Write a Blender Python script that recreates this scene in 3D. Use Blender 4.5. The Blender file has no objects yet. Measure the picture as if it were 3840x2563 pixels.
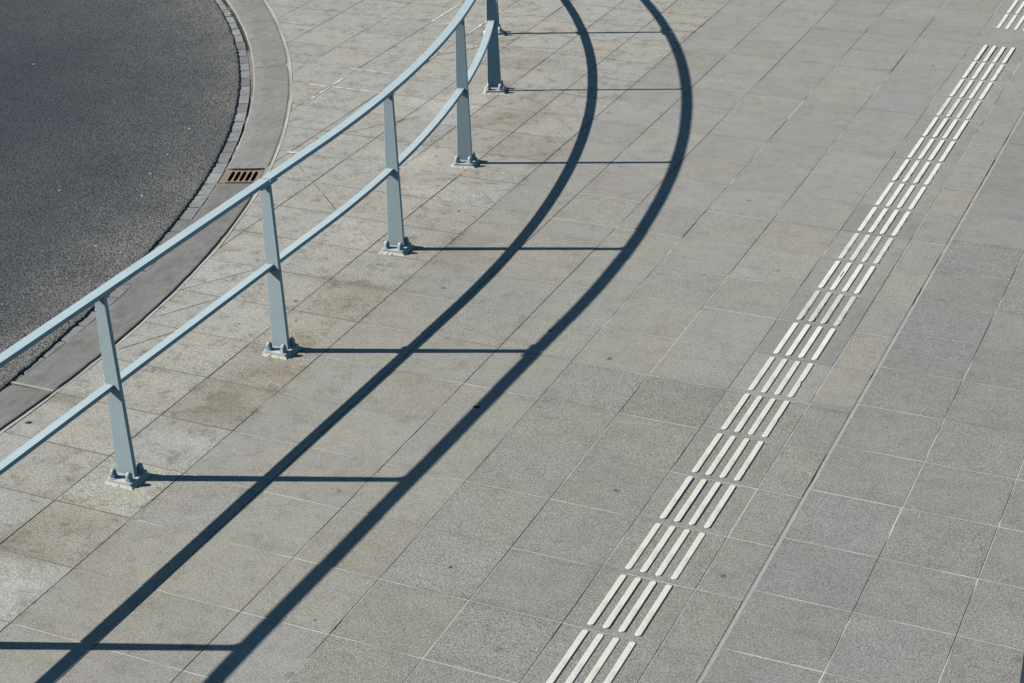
import bpy, bmesh, math, random
import numpy as np
from mathutils import Vector, Matrix, noise

U = 0.5            # one paving unit (centre to centre of slabs) in metres
random.seed(7)
S = bpy.context.scene

# ------------------------------------------------------------------ camera
cam_d = bpy.data.cameras.new('camera')
cam = bpy.data.objects.new('camera', cam_d)
S.collection.objects.link(cam)
S.camera = cam
RIGHT = Vector((0.91077256, 0.4119074, -0.02873408))
DOWN = Vector((0.1636736, -0.42403654, -0.89073226))
FWD = Vector((-0.37908351, 0.80655149, -0.45361921))
m = Matrix((RIGHT, -DOWN, -FWD)).transposed().to_4x4()
m.translation = Vector((7.60333881, -14.89648275, 10.18320097)) * U
cam.matrix_world = m
cam_d.sensor_width = 36.0
cam_d.sensor_fit = 'HORIZONTAL'
cam_d.lens = 6750.822 / 3840 * 36.0
cam_d.clip_start = 0.1
cam_d.clip_end = 2000

# ------------------------------------------------------------------ sky and sun
SX, SY = 1.306, 0.498             # ground run of a shadow per unit of height
to_sun = Vector((-SX, -SY, 1)).normalized()
w = bpy.data.worlds.new("World")
S.world = w
w.use_nodes = True
nt = w.node_tree
sky = nt.nodes.new('ShaderNodeTexSky')
sky.sky_type = 'NISHITA'
sky.sun_disc = False
sky.sun_elevation = math.asin(to_sun.z)
sky.sun_rotation = math.atan2(to_sun.x, to_sun.y)
sky.altitude = 0
sky.air_density = 1.0
sky.dust_density = 0.2
sky.ozone_density = 3.0
bg = nt.nodes['Background']
tintn = nt.nodes.new('ShaderNodeMix')
tintn.data_type = 'RGBA'
tintn.blend_type = 'MULTIPLY'
tintn.inputs[0].default_value = 1.0
tintn.inputs[7].default_value = (0.66, 0.96, 0.98, 1)
nt.links.new(sky.outputs[0], tintn.inputs[6])
nt.links.new(tintn.outputs[2], bg.inputs[0])
bg.inputs[1].default_value = 0.051
sun_d = bpy.data.lights.new('sun', 'SUN')
sun_d.energy = 4.6
sun_d.angle = math.radians(0.5)
sun_d.color = (1.0, 0.95, 0.87)
sun = bpy.data.objects.new('sun', sun_d)
S.collection.objects.link(sun)
sun.rotation_euler = to_sun.to_track_quat('Z', 'Y').to_euler()
S.view_settings.view_transform = 'Standard'
S.view_settings.look = 'None'
S.view_settings.exposure = 0.45
S.cycles.diffuse_bounces = 0
S.view_settings.gamma = 1.0

# ------------------------------------------------------------------ helpers
def link(o, parent=None):
    S.collection.objects.link(o)
    if parent is not None:
        o.parent = parent
    return o

def mesh_obj(name, verts, faces, mat, parent=None, attrs=None, smooth=False):
    me = bpy.data.meshes.new(name)
    me.from_pydata([Vector(v) * U for v in verts], [], faces)
    if attrs:
        for an, (kind, data) in attrs.items():
            a = me.attributes.new(an, kind, 'POINT')
            if kind == 'FLOAT_COLOR':
                a.data.foreach_set('color', np.array(data, dtype=np.float32).ravel())
            else:
                a.data.foreach_set('value', np.array(data, dtype=np.float32))
    if smooth:
        for p in me.polygons:
            p.use_smooth = True
    me.materials.append(mat)
    return link(bpy.data.objects.new(name, me), parent)

def bm_obj(name, bm, mat, parent=None, smooth=False):
    bmesh.ops.recalc_face_normals(bm, faces=bm.faces[:])
    me = bpy.data.meshes.new(name)
    bm.to_mesh(me)
    bm.free()
    if smooth:
        for p in me.polygons:
            p.use_smooth = True
    me.materials.append(mat)
    return link(bpy.data.objects.new(name, me), parent)

def tag(o, label, cat, group=None):
    o['label'] = label
    o['category'] = cat
    if group:
        o['group'] = group
    return o

def structure(o):
    o['kind'] = 'structure'
    return o

def empty(name, loc=(0, 0, 0), rz=0.0):
    o = bpy.data.objects.new(name, None)
    o.empty_display_size = 0.1
    link(o)
    o.location = Vector(loc) * U
    o.rotation_euler = (0, 0, rz)
    return o

def nz(x, y, s, z=0.0):
    return noise.noise(Vector((x * s, y * s, z)))

class Mat:
    def __init__(self, name):
        self.m = bpy.data.materials.new(name)
        self.m.use_nodes = True
        self.t = self.m.node_tree
        self.b = self.t.nodes['Principled BSDF']
        self.co = self.n('ShaderNodeTexCoord').outputs['Object']
    def n(self, t):
        return self.t.nodes.new(t)
    def l(self, a, b):
        self.t.links.new(a, b)
    def set(self, sock, v):
        if hasattr(v, 'links') or isinstance(v, bpy.types.NodeSocket):
            self.l(v, sock)
        else:
            sock.default_value = v
    def noise(self, scale, detail=2.0, rough=0.5, vec=None, dist=0.0):
        k = self.n('ShaderNodeTexNoise')
        k.inputs['Scale'].default_value = scale
        k.inputs['Detail'].default_value = detail
        k.inputs['Roughness'].default_value = rough
        k.inputs['Distortion'].default_value = dist
        self.l(vec or self.co, k.inputs['Vector'])
        return k.outputs['Fac']
    def mapping(self, scale=(1, 1, 1), rot=(0, 0, 0)):
        k = self.n('ShaderNodeMapping')
        k.inputs['Scale'].default_value = scale
        k.inputs['Rotation'].default_value = rot
        self.l(self.co, k.inputs['Vector'])
        return k.outputs[0]
    def voronoi(self, scale, vec=None, feature='F1'):
        k = self.n('ShaderNodeTexVoronoi')
        k.feature = feature
        k.inputs['Scale'].default_value = scale
        self.l(vec or self.co, k.inputs['Vector'])
        return k
    def math(self, op, a, b=0.0, c=None, clamp=False):
        k = self.n('ShaderNodeMath')
        k.operation = op
        k.use_clamp = clamp
        self.set(k.inputs[0], a)
        self.set(k.inputs[1], b)
        if c is not None:
            self.set(k.inputs[2], c)
        return k.outputs[0]
    def ramp(self, v, lo, hi, a=0.0, b=1.0):
        k = self.n('ShaderNodeMapRange')
        k.interpolation_type = 'SMOOTHSTEP'
        self.set(k.inputs[0], v)
        for i, x in enumerate((lo, hi, a, b)):
            k.inputs[i + 1].default_value = x
        return k.outputs[0]
    def attr(self, name):
        k = self.n('ShaderNodeAttribute')
        k.attribute_name = name
        return k
    def mix(self, f, a, b, mode='MIX'):
        k = self.n('ShaderNodeMix')
        k.data_type = 'RGBA'
        k.blend_type = mode
        self.set(k.inputs[0], f)
        self.set(k.inputs[6], a)
        self.set(k.inputs[7], b)
        return k.outputs[2]
    def scale_col(self, col, f):
        k = self.n('ShaderNodeVectorMath')
        k.operation = 'SCALE'
        self.set(k.inputs[0], col)
        self.set(k.inputs[3], f)
        return k.outputs[0]
    def bump(self, h, strength, dist):
        k = self.n('ShaderNodeBump')
        k.inputs['Distance'].default_value = dist
        self.set(k.inputs['Strength'], strength)
        self.l(h, k.inputs['Height'])
        self.l(k.outputs[0], self.b.inputs['Normal'])
    def done(self, col, rough=0.8, spec=0.3):
        self.set(self.b.inputs['Base Color'], col)
        self.set(self.b.inputs['Roughness'], rough)
        self.b.inputs['Specular IOR Level'].default_value = spec
        return self.m

# ------------------------------------------------------------------ materials
def stone_material(name):
    """bush-hammered stone: colour from the mesh, grain, blotches, gum marks"""
    M = Mat(name)
    tint = M.attr('tint').outputs['Color']
    gr = M.attr('grain').outputs['Fac']
    n1 = M.noise(140, 2.0, 0.7)
    n2 = M.noise(75, 2.0, 0.6)
    sp = M.math('ADD', M.math('MULTIPLY', M.math('SUBTRACT', n1, 0.5), 3.3),
                M.math('MULTIPLY', M.math('SUBTRACT', n2, 0.5), 0.9))
    gv = M.voronoi(125)
    gs = M.n('ShaderNodeSeparateColor')
    M.l(gv.outputs['Color'], gs.inputs[0])
    sp = M.math('ADD', sp, M.math('MULTIPLY', M.math('SUBTRACT', gs.outputs[0], 0.5), 0.42))
    sp = M.math('MULTIPLY_ADD', sp, gr, 1.0)
    b1 = M.noise(2.3, 4.0, 0.6)
    b2 = M.noise(5.5, 3.0, 0.6, vec=M.mapping((0.5, 1.9, 1), (0, 0, 0.35)))
    bl = M.math('MULTIPLY_ADD', M.math('SUBTRACT', b1, 0.5), 0.22, 1.0)
    bl = M.math('MULTIPLY', bl, M.math('MULTIPLY_ADD', M.math('SUBTRACT', b2, 0.5), 0.2, 1.0))
    # gum and drip marks: one irregular spot in some cells
    wob = M.n('ShaderNodeVectorMath')
    wob.operation = 'ADD'
    M.l(M.co, wob.inputs[0])
    nv = M.n('ShaderNodeTexNoise')
    nv.inputs['Scale'].default_value = 40
    M.l(M.co, nv.inputs['Vector'])
    sc = M.scale_col(nv.outputs['Color'], 0.022)
    M.l(sc, wob.inputs[1])
    v = M.voronoi(3.6, wob.outputs[0])
    rnd = M.n('ShaderNodeSeparateColor')
    M.l(v.outputs['Color'], rnd.inputs[0])
    rad = M.math('MULTIPLY', M.math('POWER', rnd.outputs[0], 1.8), 0.125)
    spot = M.ramp(M.math('SUBTRACT', v.outputs['Distance'], rad), -0.03, 0.012, 1, 0)
    spot = M.math('MULTIPLY', spot, M.math('MULTIPLY', rnd.outputs[1], 0.62))
    f = M.math('MULTIPLY', M.math('MULTIPLY', sp, bl), M.math('SUBTRACT', 1.0, spot))
    at = M.attr('tint').outputs['Alpha']
    d1 = M.noise(7, 6.0, 0.72)
    d2 = M.noise(26, 5.0, 0.7)
    dirt = M.math('MULTIPLY', M.ramp(M.math('ADD', M.math('MULTIPLY', d1, 0.65), M.math('MULTIPLY', d2, 0.35)), 0.47, 0.66), at)
    col = M.scale_col(tint, f)
    col = M.mix(dirt, col, M.mix(1.0, col, (0.60, 0.572, 0.515, 1), 'MULTIPLY'))
    pale = M.ramp(M.noise(9, 6.0, 0.75, vec=M.mapping((1, 1, 1), (0, 0, 1.0))), 0.56, 0.72, 0, 0.22)
    col = M.mix(M.math('MULTIPLY', pale, at), col, (0.46, 0.46, 0.44, 1))
    # faint warm and cool patches
    h = M.noise(1.7, 3.0)
    col = M.mix(M.ramp(h, 0.35, 0.65), M.mix(1.0, col, (1.012, 1.0, 0.975, 1), 'MULTIPLY'),
                M.mix(1.0, col, (0.992, 1.0, 1.014, 1), 'MULTIPLY'))
    M.bump(M.math('ADD', n1, n2), M.math('MULTIPLY', gr, 0.9), 0.002)
    return M.done(col, 0.85, 0.25)

MAT_STONE = stone_material('bush_hammered_stone')

def kerb_material():
    M = Mat('kerb_concrete')
    tint = M.attr('tint').outputs['Color']
    n1 = M.noise(260, 2.0, 0.6)
    n2 = M.noise(14, 6.0, 0.7, vec=M.mapping((1.6, 0.7, 1), (0, 0, -0.3)))
    n3 = M.noise(3.0, 4.0)
    f = M.math('MULTIPLY_ADD', M.math('SUBTRACT', n1, 0.5), 0.8, 1.0)
    f = M.math('MULTIPLY', f, M.math('MULTIPLY_ADD', M.math('SUBTRACT', n2, 0.5), 0.95, 1.0))
    f = M.math('MULTIPLY', f, M.math('MULTIPLY_ADD', M.math('SUBTRACT', n3, 0.5), 0.5, 1.0))
    v = M.voronoi(28)
    pit = M.ramp(v.outputs['Distance'], 0.04, 0.11, 1, 0)
    rnd = M.n('ShaderNodeSeparateColor')
    M.l(v.outputs['Color'], rnd.inputs[0])
    pit = M.math('MULTIPLY', pit, M.ramp(rnd.outputs[0], 0.62, 0.8))
    f = M.math('MULTIPLY', f, M.math('MULTIPLY_ADD', pit, -0.6, 1.0))
    d1 = M.ramp(M.noise(5.5, 7.0, 0.75), 0.48, 0.66)
    d2 = M.ramp(M.noise(20, 6.0, 0.75), 0.56, 0.70)
    col = M.scale_col(tint, f)
    col = M.mix(M.math('MULTIPLY', d1, 0.55), col, M.mix(1.0, col, (0.68, 0.655, 0.60, 1), 'MULTIPLY'))
    col = M.mix(M.math('MULTIPLY', d2, 0.4), col, (0.30, 0.295, 0.27, 1))
    M.bump(M.math('ADD', n1, M.math('MULTIPLY', pit, -1.5)), 0.6, 0.002)
    return M.done(col, 0.8, 0.3)

MAT_KERB = kerb_material()

def asphalt_material():
    M = Mat('asphalt')
    tint = M.attr('tint').outputs['Color']
    v = M.voronoi(85)
    sep = M.n('ShaderNodeSeparateColor')
    M.l(v.outputs['Color'], sep.inputs[0])
    n1 = M.noise(150, 3.0, 0.7)
    n2 = M.noise(1.6, 4.0, 0.6)
    n3 = M.noise(14, 3.0, 0.6)
    f = M.math('MULTIPLY_ADD', M.math('SUBTRACT', sep.outputs[0], 0.5), 0.75, 1.0)
    f = M.math('MULTIPLY', f, M.ramp(v.outputs['Distance'], 0.25, 0.75, 1.15, 0.35))
    f = M.math('MULTIPLY', f, M.math('MULTIPLY_ADD', M.math('SUBTRACT', n1, 0.5), 1.1, 1.0))
    f = M.math('MULTIPLY', f, M.math('MULTIPLY_ADD', M.math('SUBTRACT', n2, 0.5), 0.35, 1.0))
    f = M.math('MULTIPLY', f, M.math('MULTIPLY_ADD', M.math('SUBTRACT', n3, 0.5), 0.3, 1.0))
    h = M.math('SUBTRACT', M.math('MULTIPLY', n1, 0.6), v.outputs['Distance'])
    M.bump(h, 0.9, 0.006)
    return M.done(M.scale_col(tint, f), 0.75, 0.35)

MAT_ASPHALT = asphalt_material()

def paint_material(name, base, rough, grime):
    M = Mat(name)
    n1 = M.noise(6, 4.0, 0.6)
    n2 = M.noise(55, 3.0, 0.6)
    n3 = M.noise(400, 1.0)
    f = M.math('MULTIPLY_ADD', M.math('SUBTRACT', n1, 0.5), 0.12 + grime, 1.0)
    f = M.math('MULTIPLY', f, M.math('MULTIPLY_ADD', M.math('SUBTRACT', n2, 0.5), 0.08 + grime * 0.5, 1.0))
    v = M.voronoi(9)
    rnd = M.n('ShaderNodeSeparateColor')
    M.l(v.outputs['Color'], rnd.inputs[0])
    chip = M.math('MULTIPLY', M.ramp(v.outputs['Distance'], 0.015, 0.05, 1, 0), M.ramp(rnd.outputs[0], 0.7, 0.75))
    f = M.math('MULTIPLY', f, M.math('MULTIPLY_ADD', chip, -0.4, 1.0))
    col = M.scale_col(base, f)
    M.bump(M.math('ADD', n2, M.math('MULTIPLY', n3, 0.3)), 0.08, 0.001)
    return M.done(col, M.math('MULTIPLY_ADD', n1, 0.15, rough - 0.07), 0.5)

MAT_PAINT = paint_material('light_blue_grey_paint', (0.44, 0.537, 0.57), 0.42, 0.07)
MAT_PAINT_WORN = paint_material('weathered_blue_grey_paint', (0.45, 0.55, 0.585), 0.5, 0.2)
MAT_PLATE = paint_material('worn_pale_grey_paint', (0.50, 0.54, 0.535), 0.55, 0.45)
MAT_NUT = paint_material('grey_nut_paint', (0.40, 0.45, 0.48), 0.45, 0.1)

def rib_material(name, base, amt):
    M = Mat(name)
    n1 = M.noise(30, 4.0, 0.65)
    n2 = M.noise(220, 2.0, 0.6)
    n3 = M.noise(9, 5.0, 0.7)
    f = M.math('MULTIPLY_ADD', M.math('SUBTRACT', n1, 0.5), amt, 1.0)
    f = M.math('MULTIPLY', f, M.math('MULTIPLY_ADD', M.math('SUBTRACT', n2, 0.5), 0.25, 1.0))
    col = M.scale_col(base, f)
    col = M.mix(M.ramp(n3, 0.5, 0.72, 0, min(1.0, amt * 1.8)), col, (0.42, 0.39, 0.33, 1))
    sc = M.ramp(M.noise(16, 6.0, 0.8, vec=M.mapping((1.0, 0.35, 1))), 0.50, 0.68)
    col = M.mix(M.math('MULTIPLY', sc, 0.20 + amt), col, M.mix(1.0, col, (0.66, 0.635, 0.58, 1), 'MULTIPLY'))
    M.bump(n2, 0.25, 0.001)
    return M.done(col, 0.55, 0.4)

MAT_RIB = {'white': rib_material('white_rib', (0.74, 0.73, 0.675), 0.16),
           'cream': rib_material('cream_rib', (0.665, 0.645, 0.575), 0.26),
           'pink': rib_material('greyish_rib', (0.60, 0.57, 0.515), 0.32)}

def simple(name, base, rough=0.8, scale=60, amt=0.3, metal=0.0, bump=0.3):
    M = Mat(name)
    n1 = M.noise(scale, 4.0, 0.6)
    f = M.math('MULTIPLY_ADD', M.math('SUBTRACT', n1, 0.5), amt, 1.0)
    M.b.inputs['Metallic'].default_value = metal
    M.bump(n1, bump, 0.002)
    return M.done(M.scale_col(base, f), rough, 0.3)

def rust_material():
    M = Mat('rusty_cast_iron')
    n1 = M.noise(35, 5.0, 0.65)
    n2 = M.noise(200, 2.0)
    col = M.mix(M.ramp(n1, 0.35, 0.65), (0.265, 0.172, 0.12, 1), (0.245, 0.205, 0.165, 1))
    col = M.scale_col(col, M.math('MULTIPLY_ADD', M.math('SUBTRACT', n2, 0.5), 0.5, 1.0))
    M.bump(n2, 0.4, 0.002)
    return M.done(col, 0.8, 0.3)

MAT_RUST = rust_material()
MAT_PIT = simple('gully_black', (0.008, 0.007, 0.006), 0.95)  # even near-black colour for the inside of the gully pot
MAT_MORTAR = simple('pale_mortar', (0.48, 0.44, 0.39), 0.9, 60, 0.5)
MAT_FLECK = simple('pale_flake', (0.36, 0.34, 0.30), 0.8)
MAT_LEAF = simple('dry_leaf', (0.10, 0.055, 0.03), 0.8)
MAT_TAN = simple('tan_crumb', (0.42, 0.27, 0.12), 0.8)
MAT_GUM = simple('black_gum', (0.012, 0.012, 0.012), 0.6)
MAT_FILTER = simple('orange_filter_paper', (0.52, 0.16, 0.06), 0.7)
MAT_PAPER = simple('white_paper', (0.82, 0.81, 0.78), 0.7)
MAT_GROUND = simple('distant_paving', (0.24, 0.235, 0.22), 0.9, 3, 0.3)

# ------------------------------------------------------------------ plan curves of the kerb (x as a function of y)
A_PTS = [[-12.81, 14.91], [-11.56, 13.46], [-10.63, 12.24], [-9.91, 11.24], [-9.2, 10.07], [-8.54, 8.83], [-7.97, 7.54], [-7.6, 6.55], [-7.21, 5.4], [-7.01, 4.67], [-6.8, 3.82], [-6.46, 2.13], [-6.3, 1.08], [-6.17, 0.26], [-6.13, -0.4]]
I_PTS = [[-12.54, 15.0], [-10.98, 13.21], [-9.91, 11.77], [-9.14, 10.5], [-8.54, 9.43], [-7.89, 8.05], [-7.49, 7.04], [-7.03, 5.59], [-6.80, 4.89], [-6.56, 3.92], [-6.37, 2.83], [-6.26, 1.8], [-6.18, 1.03], [-6.13, 0.16], [-6.12, -0.6]]
O_PTS = [[-11.85, 15.23], [-10.66, 13.77], [-9.68, 12.48], [-8.97, 11.4], [-8.17, 10.03], [-7.6, 8.88], [-6.96, 7.43], [-6.2, 5.05], [-5.89, 3.9], [-5.74, 2.99], [-5.62, 2.03], [-5.56, 1.4], [-5.53, 0.94], [-5.5, -0.02], [-5.49, -1.0]]
class Curve:
    def __init__(self, pts, deg=4):
        a = np.array(pts)
        self.lo, self.hi = a[:, 1].min() + 0.3, a[:, 1].max()
        self.p = np.polyfit(a[:, 1], a[:, 0], deg)
        self.d = np.polyder(self.p)
    def x(self, y):
        if y < self.lo:
            return float(np.polyval(self.p, self.lo) + (y - self.lo) * self.slope(self.lo))
        if y > self.hi:
            return float(np.polyval(self.p, self.hi) + (y - self.hi) * self.slope(self.hi))
        return float(np.polyval(self.p, y))
    def slope(self, y):
        y = min(max(y, self.lo), self.hi)
        return float(np.polyval(self.d, y))
    def side(self, x, y):            # distance to the pavement side of the curve
        s = self.slope(y)
        return (x - self.x(y)) / math.hypot(1, s)
    def normal(self, y):
        s = self.slope(y)
        l = math.hypot(1, s)
        return (1 / l, -s / l)
I_PTS = [[x - 0.045 * min(1, max(0, (y - 5) / 3)), y] for x, y in I_PTS]
CA, CI, CO = Curve(A_PTS), Curve(I_PTS), Curve(O_PTS)

# ------------------------------------------------------------------ big ground
structure(mesh_obj('ground', [(-900, -900, -0.16), (900, -900, -0.16), (900, 900, -0.16), (-900, 900, -0.16)],
                   [(0, 1, 2, 3)], MAT_GROUND))

# ------------------------------------------------------------------ pavement: slabs, joints, mortar strip, smears
class Builder:
    def __init__(self):
        self.v, self.f, self.c, self.g = [], [], [], []
    def add(self, p, col, grain):
        self.v.append(p)
        self.c.append((col[0], col[1], col[2], col[3] if len(col) > 3 else 0.0))
        self.g.append(grain)
        return len(self.v) - 1
    def quad(self, ps, col, grain):
        self.f.append([self.add(p, col, grain) for p in ps])
    def build(self, name, mat):
        return mesh_obj(name, self.v, self.f, mat, None,
                        {'tint': ('FLOAT_COLOR', self.c), 'grain': ('FLOAT', self.g)})

# stains on the slabs: x, y, radius x, radius y, turn, rgb multiplier
ST = []
def stain(x, y, rx, ry, rot, mul):
    ST.append((x, y, rx, ry, math.cos(rot), math.sin(rot), mul))
DK = (0.74, 0.70, 0.62)
for a in [(-3.45, 0.45, .42, .5, 0, (0.70, 0.655, 0.56)), (-3.5, -2.55, .5, .45, 0, (0.75, 0.70, 0.61)), (-3.3, 1.45, .35, .3, 0, (0.80, 0.74, 0.66)),
          (-3.72, 4.0, .55, .12, 0, (0.68, 0.65, 0.58)), (-3.45, 3.35, .4, .4, 0, (0.86, 0.82, 0.75)), (-3.1, 3.95, .3, .12, 0, DK),
          (-3.35, 2.3, .3, .35, 0, (0.88, 0.83, 0.75)), (-2.9, 5.4, .4, .5, 0, (0.86, 0.84, 0.8)), (-3.2, 6.1, .5, .3, 0, (0.9, 0.88, 0.83)),
          (-3.95, -2.95, .15, .3, 0.3, (0.72, 0.66, 0.56)), (-3.6, -2.98, .3, .1, 0, (0.72, 0.66, 0.56)),
          (-5.25, -0.05, .25, .12, 0, (0.66, 0.63, 0.58)), (-4.5, 7.6, .6, .2, 0.2, (0.85, 0.82, 0.77)), (-3.4, 9.4, .5, .4, 0.3, (0.82, 0.79, 0.74)),
          (-4.1, 10.6, .6, .3, 0.3, (0.8, 0.77, 0.72)), (-4.9, 13.4, .7, .3, 0.3, (0.82, 0.79, 0.74)), (-5.9, 15.2, .8, .4, 0.4, (0.86, 0.84, 0.8)),
          (1.05, -1.97, .22, .07, -0.1, (0.62, 0.72, 0.80)), (1.65, -2.0, .3, .05, 0, (0.76, 0.80, 0.84)), (1.98, -1.2, .06, .3, 0, (0.75, 0.79, 0.84)),
          (0.1, 1.96, .16, .06, 0, (0.62, 0.70, 0.74)), (0.7, 1.97, .35, .03, 0, (0.72, 0.76, 0.78)), (1.92, 3.02, .09, .12, 0, (0.66, 0.72, 0.80)),
          (3.4, -0.55, .12, .06, 0, (0.68, 0.76, 0.86)), (4.12, -1.29, .12, .04, 0.2, (0.72, 0.78, 0.86)), (3.1, 3.0, .4, .08, 0, (0.78, 0.78, 0.78)),
          (4.1, -0.45, .4, .35, 0, (0.95, 0.96, 0.975)), (4.8, -1.3, .5, .4, 0, (0.94, 0.96, 0.965)),
          (-3.34, -0.37, .3, .25, 0, (1.22, 1.24, 1.27)), (-3.43, -1.5, .5, .45, 0, (1.10, 1.14, 1.11)), (-3.35, -3.5, .5, .6, 0, (1.10, 1.11, 1.12)),
          (-5.67, 10.9, .5, .35, 0, (1.16, 1.17, 1.18)), (-4.82, 8.4, .35, .35, 0, (1.2, 1.21, 1.22)), (-4.4, 7.4, .4, .4, 0, (1.12, 1.12, 1.12)),
          (-4.75, 11.0, .3, .5, 0, (1.18, 1.17, 1.14)), (-4.5, 5.4, .5, .5, 0, (1.08, 1.08, 1.10)), (-3.95, 5.15, .25, .25, 0, (1.14, 1.14, 1.10)),
          (-2.1, -1.85, 1.1, .035, -0.38, (1.09, 1.07, 1.03)), (-1.86, 1.45, .8, .03, -0.45, (1.09, 1.07, 1.03)), (-2.0, 4.98, 1.0, .03, -0.22, (1.08, 1.07, 1.04)),
          (-2.2, -0.6, .8, .025, -0.42, (1.06, 1.05, 1.02)), (-6.9, 12.2, .06, .9, 0.5, (0.93, 0.92, 0.91)), (-7.6, 12.6, .05, .8, 0.4, (0.93, 0.92, 0.91))]:
    stain(*a)

def stained(x, y, col):
    r, g, b = col
    for sx, sy, rx, ry, c, s, mu in ST:
        dx, dy = x - sx, y - sy
        if abs(dx) > 1.9 or abs(dy) > 1.9:
            continue
        u, v = (c * dx + s * dy) / rx, (-s * dx + c * dy) / ry
        d = u * u + v * v
        if d < 6:
            k = math.exp(-d) * min(1.0, 0.75 + 0.9 * nz(x, y, 2.5, sx))
            k = max(0.0, k)
            r *= 1 + (mu[0] - 1) * k
            g *= 1 + (mu[1] - 1) * k
            b *= 1 + (mu[2] - 1) * k
    return r, g, b

def slab_tone(cx, cy, rng):
    base = np.array((0.288, 0.281, 0.252))
    k = 1.0 + rng.gauss(0, 0.025)
    grain = 0.55
    if cx < -2.9:                                     # paler, rougher stone near the kerb
        k *= 1.13 + 0.05 * min(1.0, max(0, -4.3 - cx))
        grain = 0.75
        base = np.array((0.296, 0.289, 0.264))
    if cx > -0.2 and cx < 3.5 and cy < 3.2:           # coarse grey slabs in the foreground
        k *= 0.92
        grain = 0.8
        base = np.array((0.278, 0.275, 0.245))
    if cx > 3.5:
        k *= 0.88
        base = np.array((0.278, 0.275, 0.254))
        grain = 0.75
    if cy > 8 and cx > -3:
        base = np.array((0.284, 0.279, 0.256))
        grain = 0.42
        k *= 1.01
    warm = rng.gauss(0, 0.008)
    col = base * k * np.array((1 + warm, 1, 1 - warm * 1.3))
    if rng.random() < 0.3 and cx > -2.9:              # some slabs a little violet
        col = col * np.array((1.0, 0.992, 1.022))
    return tuple(col), max(0.1, grain + rng.gauss(0, 0.06))

FRAME = [(-17.1, 13.5), (2.3, 20.0), (6.2, -1.3), (-2.5, -4.8)]
def in_view(x, y, mrg=1.2):
    for i in range(4):
        (ax, ay), (bx, by) = FRAME[i], FRAME[(i + 1) % 4]
        l = math.hypot(bx - ax, by - ay)
        if ((bx - ax) * (y - ay) - (by - ay) * (x - ax)) / l > mrg:
            return False
    return True

def clip_poly(poly, off):
    """keep the pavement side of the kerb's outer edge"""
    out = []
    n = len(poly)
    d = [CO.side(p[0], p[1]) - off for p in poly]
    for i in range(n):
        j = (i + 1) % n
        if d[i] >= 0:
            out.append(poly[i])
        if (d[i] >= 0) != (d[j] >= 0):
            t = d[i] / (d[i] - d[j])
            out.append((poly[i][0] + (poly[j][0] - poly[i][0]) * t, poly[i][1] + (poly[j][1] - poly[i][1]) * t))
    return out

SLAB_MUL = {(-4, 0): (0.80, 0.765, 0.70), (-4, -1): (1.07, 1.08, 1.10), (-4, -2): (1.04, 1.08, 1.04), (-4, -3): (0.87, 0.84, 0.785), (-4, -4): (1.08, 1.10, 1.12),
            (-4, 1): (0.90, 0.85, 0.76), (-4, 2): (1.0, 0.97, 0.92), (-4, 3): (0.90, 0.87, 0.80), (-5, -1): (1.02, 1.0, 0.97), (-5, 0): (1.08, 1.08, 1.08),
            (-6, -1): (0.93, 0.91, 0.87), (-5, 2): (1.1, 1.1, 1.1), (-5, 3): (1.08, 1.08, 1.07), (-6, 3): (1.1, 1.1, 1.08), (-5, 5): (1.08, 1.08, 1.09), (-5, 7): (1.1, 1.1, 1.1),
            (-5, 8): (1.16, 1.17, 1.18), (-6, 8): (1.06, 1.06, 1.05), (-4, 8): (0.92, 0.9, 0.86), (-4, 9): (0.86, 0.83, 0.78), (-5, 9): (0.97, 0.95, 0.92), (-6, 10): (1.14, 1.15, 1.16),
            (-6, 11): (1.12, 1.13, 1.14), (-5, 10): (0.86, 0.83, 0.78), (-5, 11): (0.90, 0.87, 0.83), (-6, 12): (0.92, 0.89, 0.85), (-6, 13): (0.88, 0.85, 0.80), (-7, 14): (0.9, 0.88, 0.84),
            (-5, 12): (1.08, 1.08, 1.06), (-8, 14): (0.94, 0.93, 0.91), (-3, 5): (0.92, 0.9, 0.86), (-4, 5): (0.95, 0.93, 0.9), (-4, 6): (0.94, 0.92, 0.87), (0, 2): (0.97, 0.97, 0.96), (1, 2): (0.93, 0.94, 0.95),
            (1, 1): (0.96, 0.97, 0.98), (0, -1): (1.02, 1.0, 1.03), (0, -2): (1.03, 1.01, 1.05), (-1, -1): (1.0, 1.0, 0.98)}
PV = Builder()
STRIP = 0.042                                        # pale mortar strip beside the kerb
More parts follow.
